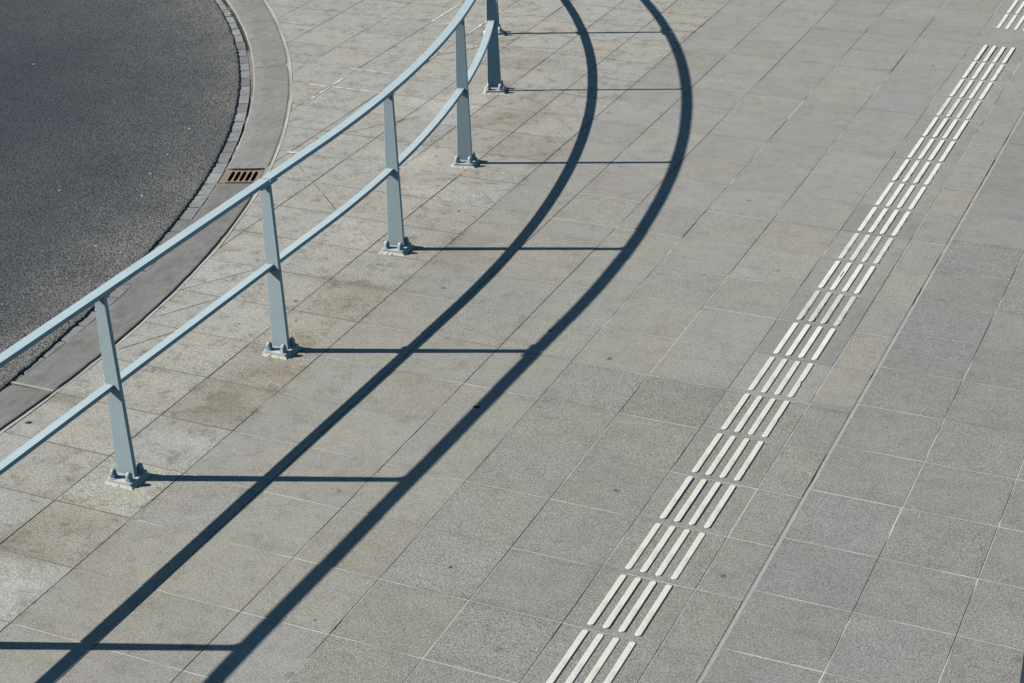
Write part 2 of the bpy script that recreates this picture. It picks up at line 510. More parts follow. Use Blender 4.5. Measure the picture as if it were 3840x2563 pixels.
def slab(x0, x1, y0, y1, rng, B=None, tone=None):
    B = B or PV
    cx, cy = (x0 + x1) / 2, (y0 + y1) / 2
    near = in_view(cx, cy)
    n = 8 if near else 1
    col, grain = tone or slab_tone(cx, cy, rng)
    over = SLAB_MUL.get((math.floor(cx / W), math.floor(cy)))
    z0 = rng.gauss(0, 0.0012)
    tx, ty = rng.gauss(0, 0.0012), rng.gauss(0, 0.0012)
    corners = [CO.side(x, y) for x, y in ((x0, y0), (x1, y0), (x1, y1), (x0, y1))]
    if max(corners) < STRIP:
        return
    cut = min(corners) < STRIP + 0.1
    jit = lambda a, b: 0.0
    cache = {}
    def vert(x, y):
        key = (round(x, 5), round(y, 5))
        if key not in cache:
            c = col
            if near:
                c = stained(x, y, col)
                if over:
                    q_ = 0.75 + 0.5 * nz(x, y, 2.2, cx) + 0.5 * nz(x, y, 6.0, cy)
                    c = tuple(c[h] * (1 + 0.72 * (over[h] - 1) * max(0, q_)) for h in range(3))
                edge = min(x - x0, x1 - x, y - y0, y1 - y) < 0.02
                if edge:
                    q_ = 0.965 + 0.09 * nz(x, y, 3.0, 31.0)
                    c = tuple(h * q_ for h in c)
                dz = 1.0 if x < -2.9 else (0.5 if x < -1 else 0.38)
                c = (c[0], c[1], c[2], dz)
            cache[key] = B.add((x, y, z0 + tx * (x - cx) + ty * (y - cy)), c, grain)
        return cache[key]
    xs = [x0 + (x1 - x0) * i / n for i in range(n + 1)]
    ys = [y0 + (y1 - y0) * i / n for i in range(n + 1)]
    for i in range(n):
        for j in range(n):
            q = [(xs[i], ys[j]), (xs[i + 1], ys[j]), (xs[i + 1], ys[j + 1]), (xs[i], ys[j + 1])]
            if cut:
                q = clip_poly(q, STRIP)
                if len(q) < 3:
                    continue
            ids = []
            for p in q:
                k = vert(*p)
                if k not in ids:
                    ids.append(k)
            if len(ids) >= 3:
                B.f.append(ids)
    # sides
    ring = [(x0, y0), (x1, y0), (x1, y1), (x0, y1)]
    for i in range(4):
        a, b = ring[i], ring[(i + 1) % 4]
        if cut:
            da, db = CO.side(*a) - STRIP, CO.side(*b) - STRIP
            if da < 0 and db < 0:
                continue
            if da < 0:
                t = da / (da - db); a = (a[0] + (b[0] - a[0]) * t, a[1] + (b[1] - a[1]) * t)
            elif db < 0:
                t = da / (da - db); b = (a[0] + (b[0] - a[0]) * t, a[1] + (b[1] - a[1]) * t)
        zz = lambda p: z0 + tx * (p[0] - cx) + ty * (p[1] - cy)
        dc = tuple(c * 0.8 for c in col)
        B.quad([(a[0], a[1], zz(a)), (a[0], a[1], -0.06), (b[0], b[1], -0.06), (b[0], b[1], zz(b))], dc, 0.2)

W, JU, JC = 0.990, 0.0068, 0.0075                     # column pitch, half joint widths
DARK, PALE, BROWN = (0.03, 0.03, 0.028), (0.50, 0.49, 0.45), (0.13, 0.118, 0.09)
def mixc(a, b, t):
    t = max(0.0, min(1.0, t))
    return tuple(a[i] + (b[i] - a[i]) * t for i in range(3))

COLS = [(c * W, (c + 1) * W, 'main') for c in range(-16, 2)]
COLS += [(2 * W, 2 * W + 0.987, 'tactile'), (2 * W + 0.987, 2 * W + 1.4765, 'half')]
RX0 = 2 * W + 1.512
COLS += [(RX0 + i * 0.985, RX0 + (i + 1) * 0.985, 'right') for i in range(9)]
ROWS_RIB = [k for k in range(-3, 17)] + [18, 19]
TACT = {}
for x0, x1, kind in COLS:
    off = 0.2 if kind == 'right' else 0.0
    for k in range(-13, 30):
        rng = random.Random(int(x0 * 100) * 1000 + k)
        y0, y1 = k + off, k + 1 + off
        if x1 < CO.x(y1) - 1.0 and x1 < CO.x(y0) - 1.0:
            continue
        a, b, c, d = x0 + JU, x1 - JU, y0 + JC, y1 - JC
        if kind == 'tactile' and k in ROWS_RIB:
            TACT[k] = (a, b, c, d)
            continue
        slab(a, b, c, d, rng)

# joints: a bed of mortar between the slabs, dark and hollow in places
def joint_u(x, hw, y0, y1, style):
    n = 10
    pr = None
    for i in range(n + 1):
        y = y0 + (y1 - y0) * i / n
        if CO.side(x, y) < STRIP:
            pr = None
            continue
        v = nz(x * 7.3, y, 0.9, 3.1) + 0.5 * nz(x * 3.1, y, 3.3, 9.0)
        bias = {'dark': 0.5, 'mid': 0.4, 'mixed': -0.06, 'tact': 0.06, 'blue': -0.2, 'wide': -0.5, 'right': -0.08}[style]
        t = max(0.0, min(1.0, 0.5 + (v + bias) * 2.2))       # 1 = dark
        pale = (0.46, 0.46, 0.45) if style == 'blue' else ((0.345, 0.335, 0.31) if style == 'wide' else PALE)
        col = mixc(pale, (0.10, 0.098, 0.09) if style == 'mid' else DARK, t)
        z = -0.002 - 0.008 * t
        if style == 'wide':
            z = -0.004 - 0.010 * t
        xm = x + hw * (0.0 if style != 'wide' else -0.3) + 0.0012 * nz(x, y, 11.0, 2.0)
        c2 = mixc(pale, DARK, t - 0.55) if style != 'dark' else mixc(pale, DARK, t - 0.2)
        if style == 'wide':
            c2, col = pale, mixc(pale, (0.13, 0.127, 0.118), t + 0.4)
        cur = [PV.add((x - hw - 0.002, y, z), col, 0.25), PV.add((xm, y, z), col, 0.25),
               PV.add((xm, y, z * 0.4), c2, 0.25), PV.add((x + hw + 0.002, y, z * 0.4), c2, 0.25)]
        if pr:
            for h in (0, 1, 2):
                PV.f.append([pr[h], pr[h + 1], cur[h + 1], cur[h]])
        pr = cur

def joint_c(y, hw, x0, x1, right):
    n = 10
    pr = None
    for i in range(n + 1):
        x = x0 + (x1 - x0) * i / n
        if CO.side(x, y) < STRIP:
            pr = None
            continue
        v = nz(x, y * 5.7, 0.8, 17.0) + 0.5 * nz(x, y * 3.3, 2.7, 5.0)
        t = max(0.0, min(1.0, 0.72 + v * 1.6))               # 1 = pale
        if x < -2.9:
            col = mixc(BROWN, (0.34, 0.32, 0.27), 0.1 + max(0, v) * 1.2) if y < 9 else mixc((0.2, 0.19, 0.17), (0.55, 0.54, 0.52), v * 2)
            z = -0.006
        else:
            col = mixc((0.235, 0.225, 0.2), PALE, t)
            z = -0.0025
        cur = [PV.add((x, y + hw + 0.002, z), col, 0.25), PV.add((x, y - hw - 0.002, z), col, 0.25)]
        if pr:
            PV.f.append([pr[0], pr[1], cur[1], cur[0]])
        pr = cur

for k in range(-6, 22):
    for c in range(-14, 3):
        x = c * W
        if in_view(x, k + 0.5):
            joint_u(x, JU, k, k + 1, 'mid' if c in (-2, -1) else 'dark' if c <= -3 else ('tact' if c == 2 else 'mixed'))
    for x, hw, st in ((2 * W + 0.987, JU * 1.15, 'blue'), ((2 * W + 1.4765 + RX0) / 2, (RX0 - 2 * W - 1.4765) / 2 + JU, 'wide'),
                      (RX0 + 0.985, JU, 'right'), (RX0 + 1.97, JU, 'right'), (RX0 + 2.955, JU, 'right')):
        if in_view(x, k + 0.5):
            joint_u(x, hw, k, k + 1, st)
for x0, x1, kind in COLS:
    off = 0.2 if kind == 'right' else 0.0
    for k in range(-6, 22):
        if in_view((x0 + x1) / 2, k + off):
            joint_c(k + off, JC, x0 + JU, x1 - JU, kind == 'right')

# pale mortar strip along the kerb's outer edge
pr = None
i = 0
y = -6.0
while y < 24:
    nx, ny = CO.normal(y)
    x = CO.x(y)
    wdt = STRIP + 0.012 + 0.02 * nz(y, 3.3, 1.3)
    hgt = 0.001 + 0.004 * (nz(y, 1.0, 2.0) + 0.5)
    col = mixc((0.27, 0.255, 0.22), (0.42, 0.40, 0.355), 0.5 + 0.9 * nz(y, 7.7, 1.1) + (0.1 if y > 9 else 0))
    cin = mixc(col, (0.20, 0.19, 0.15), 0.7)
    cur = [PV.add((x - nx * 0.05, y - ny * 0.05, hgt - 0.004), cin, 0.3), PV.add((x + nx * wdt * 0.5, y + ny * wdt * 0.5, hgt), col, 0.3),
           PV.add((x + nx * wdt, y + ny * wdt, hgt + 0.002), mixc(col, (0.5, 0.48, 0.43), 0.5), 0.3)]
    if pr:
        PV.f.append([pr[0], pr[1], cur[1], cur[0]])
        PV.f.append([pr[1], pr[2], cur[2], cur[1]])
    pr = cur
    y += 0.08

# smears of white mortar, saw cuts and cracks
def ribbon(p, q, hw, col, z, rough, gap=-9, seed=0.0, bow=0.0):
    (x0, y0), (x1, y1) = p, q
    L = math.hypot(x1 - x0, y1 - y0)
    nx, ny = -(y1 - y0) / L, (x1 - x0) / L
    n = max(4, int(L / 0.03))
    pr = None
    for i in range(n + 1):
        t = i / n
        b = bow * 4 * t * (1 - t)
        x, y = x0 + (x1 - x0) * t + nx * b, y0 + (y1 - y0) * t + ny * b
        v = nz(x, y, 6.0, seed)
        a = hw * max(0.12, 1 + rough * v) * min(1, 8 * t + 0.2, 8 * (1 - t) + 0.2)
        o = hw * rough * 0.5 * nz(x, y, 9.0, seed + 4)
        if v < gap:
            pr = None
            continue
        k = 0.85 + 0.3 * nz(x, y, 14.0, seed)
        cc = tuple(c * k for c in col)
        cur = [PV.add((x + nx * (a + o), y + ny * (a + o), z), cc, 0.3), PV.add((x - nx * (a - o), y - ny * (a - o), z), cc, 0.3)]
        if pr:
            PV.f.append([pr[0], pr[1], cur[1], cur[0]])
        pr = cur
WH = (0.66, 0.66, 0.65)
for p, q, hw, gap in [((-10.86, 14.03), (-10.27, 14.02), .022, -.3), ((-8.875, 11.95), (-8.184, 11.97), .022, -.3), ((-8.42, 10.98), (-7.609, 10.985), .035, -.5),
                 ((-7.89, 10.0), (-7.90, 11.9), .03, -.15), ((-7.0, 7.97), (-6.6, 7.98), .045, -.5), ((-8.18, 11.97), (-6.6, 11.98), .03, -.25),
                 ((-7.6, 10.985), (-6.9, 10.98), .028, -.35), ((-9.03, 14.98), (-8.45, 14.98), .022, -.2), ((-7.93, 14.95), (-7.93, 16.3), .035, -.4),
                 ((-7.85, 14.98), (-6.95, 14.98), .03, -.2), ((-6.93, 14.5), (-6.93, 15.8), .035, -.3), ((-8.8, 12.98), (-7.3, 12.98), .016, -.05),
                 ((-6.4, 13.0), (-6.1, 12.98), .02, -.2), ((-7.8, 16.0), (-6.3, 15.98), .02, -.1), ((-10.6, 13.0), (-9.5, 12.98), .012, 0.0),
                 ((-6.93, 12.6), (-6.93, 13.6), .03, -.1), ((-5.5, 9.98), (-4.9, 9.98), .014, -.1), ((-5.2, 7.98), (-4.6, 7.98), .014, -.1)]:
    ribbon(p, q, hw * 0.55, WH, 0.0055, 1.3, gap - 0.3, p[0] + p[1])
CR = (0.115, 0.11, 0.098)
for p, q, hw in [((-5.445, 1.192), (-4.95, 2.06), .0045), ((-5.502, 2.19), (-5.0, 3.05), .004), ((-5.719, 2.935), (-4.95, 4.1), .004),
                 ((-6.985, 13.058), (-6.2, 14.1), .006), ((-6.164, 14.23), (-5.4, 15.25), .005), ((-6.55, 8.98), (-5.7, 10.2), .004)]:
    ribbon(p, q, hw, CR, 0.0050, 0.6, -9, p[0])
ribbon((-6.816, 7.789), (-5.0, 6.06), .011, (0.42, 0.40, 0.35), 0.0052, 0.5, -0.55, 2.0)
ribbon((-6.80, 7.79), (-5.0, 6.085), .004, CR, 0.0053, 0.5, -0.2, 5.0)
ribbon((-7.0, 13.75), (-2.6, 14.9), .012, (0.40, 0.385, 0.35), 0.0048, 0.8, -0.05, 7.0)
ribbon((2.05, 5.75), (2.0, 5.75), .001, CR, 0.0048, 0.8, -0.05, 7.0)
structure(PV.build('pavement', MAT_STONE))

# ------------------------------------------------------------------ kerb stones
KB = Builder()
def kerb_z(y):
    return 0.026 if y < 4.5 else (0.012 if y > 8 else 0.026 - 0.014 * (y - 4.5) / 3.5)
def kerb_run(ya, yb, tone, seed):
    n = max(6, int((yb - ya) / 0.12))
    rows = []
    for i in range(n + 1):
        y = ya + (yb - ya) * i / n
        nx, ny = CI.normal(y)
        xi, yi = CI.x(y) + 0.012 * nz(y, seed, 2.2), y
        d = 0.55
        for _ in range(8):                          # meet the outer edge along the normal
            d -= CO.side(xi + nx * d, yi + ny * d) 
        d -= 0.004
        ch = 0.018 * max(0, nz(y, seed + 3, 5.0)) 
        z1 = kerb_z(y)
        e = min(i, n - i)
        dip = -0.012 if e == 0 else 0.0
        prof = [(0.0, -0.10), (0.0, -0.012), (0.022, 0.004), (0.2, 0.008), (0.4, 0.4 * z1 + 0.004), (d - 0.03, z1 - 0.002), (d - 0.008 - ch, z1 - 0.006), (d - ch, z1 - 0.018), (d, -0.10)]
        row = []
        for j, (o, z) in enumerate(prof):
            k = 1.0 + 0.10 * nz(yi, o * 3, 1.6, seed) + (0.10 if j in (1, 2) else 0)
            dst = tuple(tone[c] * k for c in range(3))
            row.append(KB.add((xi + nx * o, yi + ny * o, z + (dip if z > -0.05 else 0)), dst, 0.3))
        rows.append(row)
    for a, b in zip(rows[:-1], rows[1:]):
        for j in range(len(a) - 1):
            KB.f.append([a[j], a[j + 1], b[j + 1], b[j]])
    for r in (rows[0], rows[-1]):
        KB.f.append(list(r))
KT = (0.238, 0.234, 0.218)
KT2 = (0.172, 0.170, 0.163)
kerb_run(-8.0, 0.0, KT2, 1)
kerb_run(0.022, 6.42, (0.182, 0.180, 0.171), 2)
kerb_run(7.02, 11.41, KT, 3)
kerb_run(11.425, 16.4, KT, 4)
kerb_run(16.42, 24.0, KT, 5)
# mortar in the stone joint and around the grate
def kerb_fill(ya, yb, col, z):
    rows = []
    for i in range(5):
        y = ya + (yb - ya) * i / 4
        nx, ny = CI.normal(y)
        rows.append([KB.add((CI.x(y) + nx * o, y + ny * o, z), col, 0.3) for o in (0.0, 0.3, 0.62)])
    for a, b in zip(rows[:-1], rows[1:]):
        for j in range(2):
            KB.f.append([a[j], a[j + 1], b[j + 1], b[j]])
kerb_fill(-0.012, 0.032, (0.36, 0.33, 0.29), 0.012)
kerb_fill(6.40, 6.46, (0.24, 0.22, 0.19), -0.004)
kerb_fill(6.98, 7.04, (0.03, 0.03, 0.028), -0.03)
kerb_fill(11.40, 11.44, (0.05, 0.05, 0.045), -0.02)
structure(KB.build('kerb', MAT_KERB))

# ------------------------------------------------------------------ gutter: row of setts and the gap beside the kerb
GB = Builder()
def gut(y, o, z):
    nx, ny = CI.normal(y)
    return (CI.x(y) + nx * o, y + ny * o, z)
y = -5.0
pr = None
while y < 22:                                        # bedding under the setts and in the gap
    v = nz(y, 2.0, 1.3) + 0.4 * nz(y, 5.0, 6.0)
    dark = 0.55 + 1.8 * v + (0.75 if y > 12.3 else 0) - (0.15 if 5 < y < 10.5 else 0)
    col = mixc((0.23, 0.22, 0.195), (0.05, 0.048, 0.042), dark)
    z = -0.022 - 0.014 * max(0, min(1, dark))
    cur = [GB.add(gut(y, -0.7, -0.05), (0.05, 0.05, 0.05), 0.3), GB.add(gut(y, -0.26, z - 0.01), (0.04, 0.04, 0.036), 0.3),
           GB.add(gut(y, -0.12, z), mixc(col, (0.05, 0.05, 0.04), 0.2), 0.3), GB.add(gut(y, 0.03, z + 0.004), col, 0.3)]
    if pr:
        for j in range(3):
            GB.f.append([pr[j], pr[j + 1], cur[j + 1], cur[j]])
    pr = cur
    y += 0.06
y = -4.6
i = 0
while y < 20:
    rng = random.Random(300 + i)
    L = 0.45 + rng.uniform(-0.03, 0.03)
    sl = CI.slope(y)
    dy = L / math.hypot(1, sl)
    gapw = 0.001 + 0.0075 * max(0, y - 4.5) + (rng.uniform(-0.004, 0.010) if y > 4.5 else 0)
    gapw = min(gapw, 0.09)
    ya, yb = y + 0.012, y + dy - 0.012
    tone = 0.245 + rng.gauss(0, 0.028)
    if y < 5:
        tone *= 0.9
    col = (tone * 0.985, tone, tone * 0.985)
    z0 = -0.012 + rng.gauss(0, 0.002)
    wdt = 0.285
    ring = []
    for t, o in ((0, -gapw), (0, -gapw - wdt), (1, -gapw - wdt), (1, -gapw)):
        ring.append(gut(ya + (yb - ya) * t, o, 0))
    cxm = sum(p[0] for p in ring) / 4
    cym = sum(p[1] for p in ring) / 4
    def ins(p, f, z):
        return (p[0] + (cxm - p[0]) * f, p[1] + (cym - p[1]) * f, z)
    lo = [GB.add(ins(p, 0, -0.05), col, 0.3) for p in ring]
    md = [GB.add(ins(p, 0.0, z0 - 0.010), tuple(c * 0.85 for c in col), 0.3) for p in ring]
    tp = [GB.add(ins(p, 0.07, z0 + rng.gauss(0, 0.001)), col, 0.3) for p in ring]
    for j in range(4):
        n2 = (j + 1) % 4
        GB.f.append([lo[j], md[j], md[n2], lo[n2]])
        GB.f.append([md[j], tp[j], tp[n2], md[n2]])
    GB.f.append(tp)
    y += dy
    i += 1
structure(GB.build('gutter', MAT_KERB))

# ------------------------------------------------------------------ road
RB = Builder()
offs = [0.0, 0.02, 0.06, 0.12, 0.2, 0.3, 0.45, 0.65, 0.9, 1.2, 1.6, 2.1, 2.7, 3.4, 4.2, 5.2, 6.5, 8.2, 10.5, 14, 20, 35]
prev = None
y = -9.0
while y < 26:
    fine = -1.5 < y < 17
    s = CA.slope(y)
    l = math.hypot(1, s)
    row = []
    e = 0.022 * nz(y, 1.0, 3.0) + 0.020 * nz(y, 4.0, 11.0) + 0.014 * nz(y, 9.0, 29.0)
    for j, o in enumerate(offs):
        k = e * max(0, 1 - o / 0.3)
        px, py = CA.x(y) - (o + k), y + 0.0
        d = o / l
        # pale dust towards the gutter, bluish wheel track further in
        dust = math.exp(-d / 0.75) * (0.8 + 0.6 * nz(px, py, 0.9)) * (1.15 if y < 5 else 0.75)
        dust += 0.30 * math.exp(-(d / 3.0) ** 2) + 0.26 * math.exp(-((py - 14.0) / 2.6) ** 2) * math.exp(-d / 4.5)
        dust += 0.12 * nz(px, py, 0.55, 4.0) + 0.08 * nz(px, py, 1.7, 2.0)
        col = mixc((0.047, 0.057, 0.071), (0.196, 0.190, 0.178), dust)
        z = 0.020 + 0.004 * nz(px, py, 5.0) - (0.010 if j == 0 else (0.003 if j == 1 else 0))
        z += 0.004 * min(d, 3)
        row.append(RB.add((px, py, z), col, 0.5))
    foot = RB.add((CA.x(y) - e + 0.004, y, -0.045), (0.03, 0.03, 0.03), 0.5)
    row = [foot] + row
    if prev:
        for j in range(len(row) - 1):
            RB.f.append([prev[j], row[j], row[j + 1], prev[j + 1]])
    prev = row
    y += 0.025 if fine else 0.25
structure(RB.build('road', MAT_ASPHALT))

# ------------------------------------------------------------------ drain grate in the kerb line
GY = 6.70
gnx, gny = CI.normal(GY)
g = empty('drain_grate', (CI.x(GY) + gnx * 0.31, GY + gny * 0.31, 0.0), math.atan2(gny, gnx))
tag(g, 'rusty cast iron drain grate with five dark slots set in the kerb by the gutter', 'drain grate')
HX, HY, GZ = 0.30, 0.275, 0.004
bm = bmesh.new()
nseg = 32
def slot_loop(cx, hw, hl):
    pts = []
    for q in range(nseg):
        a = 2 * math.pi * (q + 0.5) / nseg
        c, s = math.cos(a), math.sin(a)
        p = 3.2
        r = (abs(c) ** p + abs(s) ** p) ** (-1 / p)
        pts.append((cx + hw * r * c, hl * r * s))
    return pts
cells = [-0.235, -0.145, -0.055, 0.035, 0.125, 0.215]
pitch = 0.09
x_edges = [-HX] + [-0.205 + pitch * i for i in range(6)] + [HX]
def plate(poly):
    f = bm.faces.new([bm.verts.new((x * U, y * U, GZ * U)) for x, y in poly])
    return f
plate([(-HX, -HY), (x_edges[1], -HY), (x_edges[1], HY), (-HX, HY)])
plate([(x_edges[6], -HY), (HX, -HY), (HX, HY), (x_edges[6], HY)])
for i in range(5):
    xa, xb = x_edges[i + 1], x_edges[i + 2]
    cx = (xa + xb) / 2
    inner = slot_loop(cx, 0.0315, 0.205)
    rect = []
    for (x, y_) in inner:
        dx, dy = (x - cx) / (pitch / 2), y_ / HY
        mx = max(abs(dx), abs(dy))
        rect.append((cx + dx / mx * pitch / 2, dy / mx * HY))
    top = [bm.verts.new((x * U, y_ * U, GZ * U)) for x, y_ in inner]
    low = [bm.verts.new((x * U, y_ * U, (GZ - 0.022) * U)) for x, y_ in inner]
    out = [bm.verts.new((x * U, y_ * U, GZ * U)) for x, y_ in rect]
    corn = [(xa, -HY), (xb, -HY), (xb, HY), (xa, HY)]
    for q in range(nseg):
        q2 = (q + 1) % nseg
        bm.faces.new([top[q], out[q], out[q2], top[q2]])
        bm.faces.new([low[q], top[q], top[q2], low[q2]])
        # corner triangle where the rectangle turns
        for c in corn:
            on = [abs(abs(v.co.x / U - cx) - pitch / 2) < 1e-6 for v in (out[q], out[q2])]
            if on[0] != on[1]:
                mid = ((out[q].co.x + out[q2].co.x) / 2 / U, (out[q].co.y + out[q2].co.y) / 2 / U)
                if math.hypot(c[0] - mid[0], c[1] - mid[1]) < 0.09:
                    bm.faces.new([out[q], bm.verts.new((c[0] * U, c[1] * U, GZ * U)), out[q2]])
# outer rim
rim = [(-HX, -HY), (HX, -HY), (HX, HY), (-HX, HY)]
for i in range(4):
    a, b = rim[i], rim[(i + 1) % 4]
    bm.faces.new([bm.verts.new((a[0] * U, a[1] * U, GZ * U)), bm.verts.new((a[0] * U, a[1] * U, -0.08 * U)),
                  bm.verts.new((b[0] * U, b[1] * U, -0.08 * U)), bm.verts.new((b[0] * U, b[1] * U, GZ * U))])
bm_obj('grating', bm, MAT_RUST, g)
rng = random.Random(5)
MAT_MARK = simple('dark_rust', (0.16, 0.09, 0.06), 0.85)
for yy, xs in ((0.238, (-0.06, 0.13)), (-0.240, (-0.17, 0.19))):     # worn, unreadable cast lettering on the rim: one raised strip each
    n = int((xs[1] - xs[0]) / 0.006)
    vs, fs = [], []
    for i in range(n + 1):
        x = xs[0] + (xs[1] - xs[0]) * i / n
        hh = rng.uniform(0.003, 0.014)
        vs += [(x, yy - hh, GZ + 0.0015), (x, yy + hh, GZ + 0.0015)]
        if i:
            fs.append((2 * i - 2, 2 * i, 2 * i + 1, 2 * i - 1))
    mesh_obj('cast_mark', vs, fs, MAT_MARK, g)
bm = bmesh.new()
for z in (-0.55,):
    f = [(-HX, -HY), (HX, -HY), (HX, HY), (-HX, HY)]
    lo = [bm.verts.new((x * U * 0.96, y_ * U * 0.96, z * U)) for x, y_ in f]
    hi = [bm.verts.new((x * U * 0.96, y_ * U * 0.96, -0.052 * U)) for x, y_ in f]
    bm.faces.new(lo)
    for i in range(4):
        bm.faces.new([lo[i], lo[(i + 1) % 4], hi[(i + 1) % 4], hi[i]])
bm_obj('gully_pot', bm, MAT_PIT, g)

# ------------------------------------------------------------------ tactile tiles
def stadium(hw, hl, jag, rng, seed, notch=None):
    pts = []
    n = 34
    p = 3.0
    side = [(-1, 1), (1, -1)]
    for q in range(7):                                   # lower end
        a = math.pi + math.pi * q / 6
        pts.append((hw * math.cos(a), -hl + hw * 0.75 + hw * 0.75 * math.sin(a)))
    for q in range(1, n):
        t = q / n
        pts.append((hw, -hl + hw * 0.75 + (2 * hl - 1.5 * hw) * t))
    for q in range(7):
        a = math.pi * q / 6
        pts.append((hw * math.cos(a), hl - hw * 0.75 + hw * 0.75 * math.sin(a)))
    for q in range(1, n):
        t = 1 - q / n
        pts.append((-hw, -hl + hw * 0.75 + (2 * hl - 1.5 * hw) * t))
    out = []
    for x, y_ in pts:
        if jag:
            k = jag * (0.5 * nz(y_ * 1.0, seed + (3 if x > 0 else 8), 9.0) + 0.7 * nz(y_, seed + (1 if x > 0 else 5), 26.0))
            x += (k if x > 0 else -k) * min(1, (hl - abs(y_)) / 0.05 + 0.3)
        if notch and x > hw * 0.4:
            d = (y_ - notch[0]) / 0.035
            x -= notch[1] * math.exp(-d * d)
        out.append((x, y_))
    return out

def rib_mesh(style, jag, seed, hole=False, notch=None):
    rng = random.Random(seed)
    bm = bmesh.new()
    loop = stadium(0.0325, 0.4490, jag, rng, seed, notch)
    H = 0.0110 + rng.uniform(-0.002, 0.002)
    low = [bm.verts.new((x * U, y_ * U, -0.004 * U)) for x, y_ in loop]
    mid = [bm.verts.new((x * U, y_ * U, (H - 0.004) * U)) for x, y_ in loop]
    top = [bm.verts.new((x * 0.90 * U, (y_ * 0.994) * U, H * U)) for x, y_ in loop]
    n = len(loop)
    for q in range(n):
        q2 = (q + 1) % n
        bm.faces.new([low[q], low[q2], mid[q2], mid[q]])
        bm.faces.new([mid[q], mid[q2], top[q2], top[q]])
    if hole:
        hn = 24
        hl = [(0.0075 * math.cos(2 * math.pi * q / hn) * (1 + .3 * math.sin(q * 2.1)), 0.05 + 0.115 * math.sin(2 * math.pi * q / hn)) for q in range(hn)]
        ht = [bm.verts.new((x * U, y_ * U, H * U)) for x, y_ in hl]
        hb = [bm.verts.new((x * U, y_ * U, -0.003 * U)) for x, y_ in hl]
        for q in range(hn):
            bm.faces.new([ht[q], ht[(q + 1) % hn], hb[(q + 1) % hn], hb[q]])
        edges = [bm.edges.get((top[q], top[(q + 1) % n])) for q in range(n)] + [bm.edges.get((ht[q], ht[(q + 1) % hn])) for q in range(hn)]
        bmesh.ops.triangle_fill(bm, edges=edges, use_beauty=True)
    else:
        bm.faces.new(top)
    # thin line of old glue showing beside worn ribs
    if jag > 0.004:
        for a, b in ((0.15, 0.42), (-0.1, 0.08), (-0.36, -0.2)):
            x = 0.0325 + 0.007
            ps = [(x, a), (x + 0.005, a), (x + 0.005, b), (x, b)]
            sh = rng.uniform(-0.05, 0.05)
            bm.faces.new([bm.verts.new((px * U, (py + sh) * U, 0.003 * U)) for px, py in ps])
    bmesh.ops.recalc_face_normals(bm, faces=bm.faces[:])
    me = bpy.data.meshes.new('rib')
    bm.to_mesh(me)
    bm.free()
    me.materials.append(MAT_RIB[style])
    return me

RIBSTYLE = {-3: ('cream', .001), -2: ('cream', .001), -1: ('cream', .001), 0: ('cream', .002), 1: ('cream', .002), 2: ('cream', .002), 3: ('cream', .003),
            4: ('white', .003), 5: ('pink', .007), 6: ('white', .002), 7: ('cream', .007), 8: ('white', .008), 9: ('white', .001), 10: ('white', .006),
            11: ('white', .001), 12: ('white', .002), 13: ('cream', .003), 14: ('white', .001), 15: ('white', .010), 16: ('white', .003), 18: ('white', .002), 19: ('white', .001)}
LABEL = {
    -3: 'grey tile with long cream ribs cut off by the bottom edge of the picture',
    -2: 'tactile tile with clean cream ribs, second up from the bottom edge of the picture',
    -1: 'tactile tile with cream ribs, third up from the bottom edge of the picture',
    0: 'tactile tile with cream ribs, fourth up from the bottom edge of the picture',
    1: 'tactile tile with cream ribs, fifth up from the bottom edge of the picture',
    2: 'tactile tile with cream ribs, just below the one whose right rib is notched',
    3: 'tactile tile whose rightmost cream rib has a deep notch in its side',
    4: 'tactile tile with bright white ribs just above the tile with the notched rib',
    5: 'tactile tile with dull pinkish grey ribs just below the rib with a slit',
    6: 'tactile tile whose second white rib has a long dark slit in it',
    7: 'tactile tile with ragged cream ribs just above the rib with a slit',
    8: 'tactile tile with ragged bright white ribs, second above the slit rib',
    9: 'tactile tile with smooth white ribs, third above the tile with the slit rib',
    10: 'tactile tile with ragged white ribs, fourth above the tile with the slit rib',
    11: 'tactile tile with clean white ribs, fifth above the tile with the slit rib',
    12: 'tactile tile with white ribs, directly below the dull cream tile near the top',
    13: 'tactile tile with dull cream ribs between white ones, fourth below the bare gap',
    14: 'tactile tile with clean white ribs, third below the bare gap in the strip',
    15: 'tactile tile with very ragged white ribs, second below the bare gap in the strip',
    16: 'tactile tile with white ribs, directly below the bare gap in the strip',
    18: 'tactile tile with white ribs, directly above the bare gap in the strip',
    19: 'tactile tile at the top right corner with white ribs cut by the frame',
}
TG = 'ribbed tactile tiles in the guiding strip'
RIB_X = [2.232, 2.389, 2.547, 2.712]
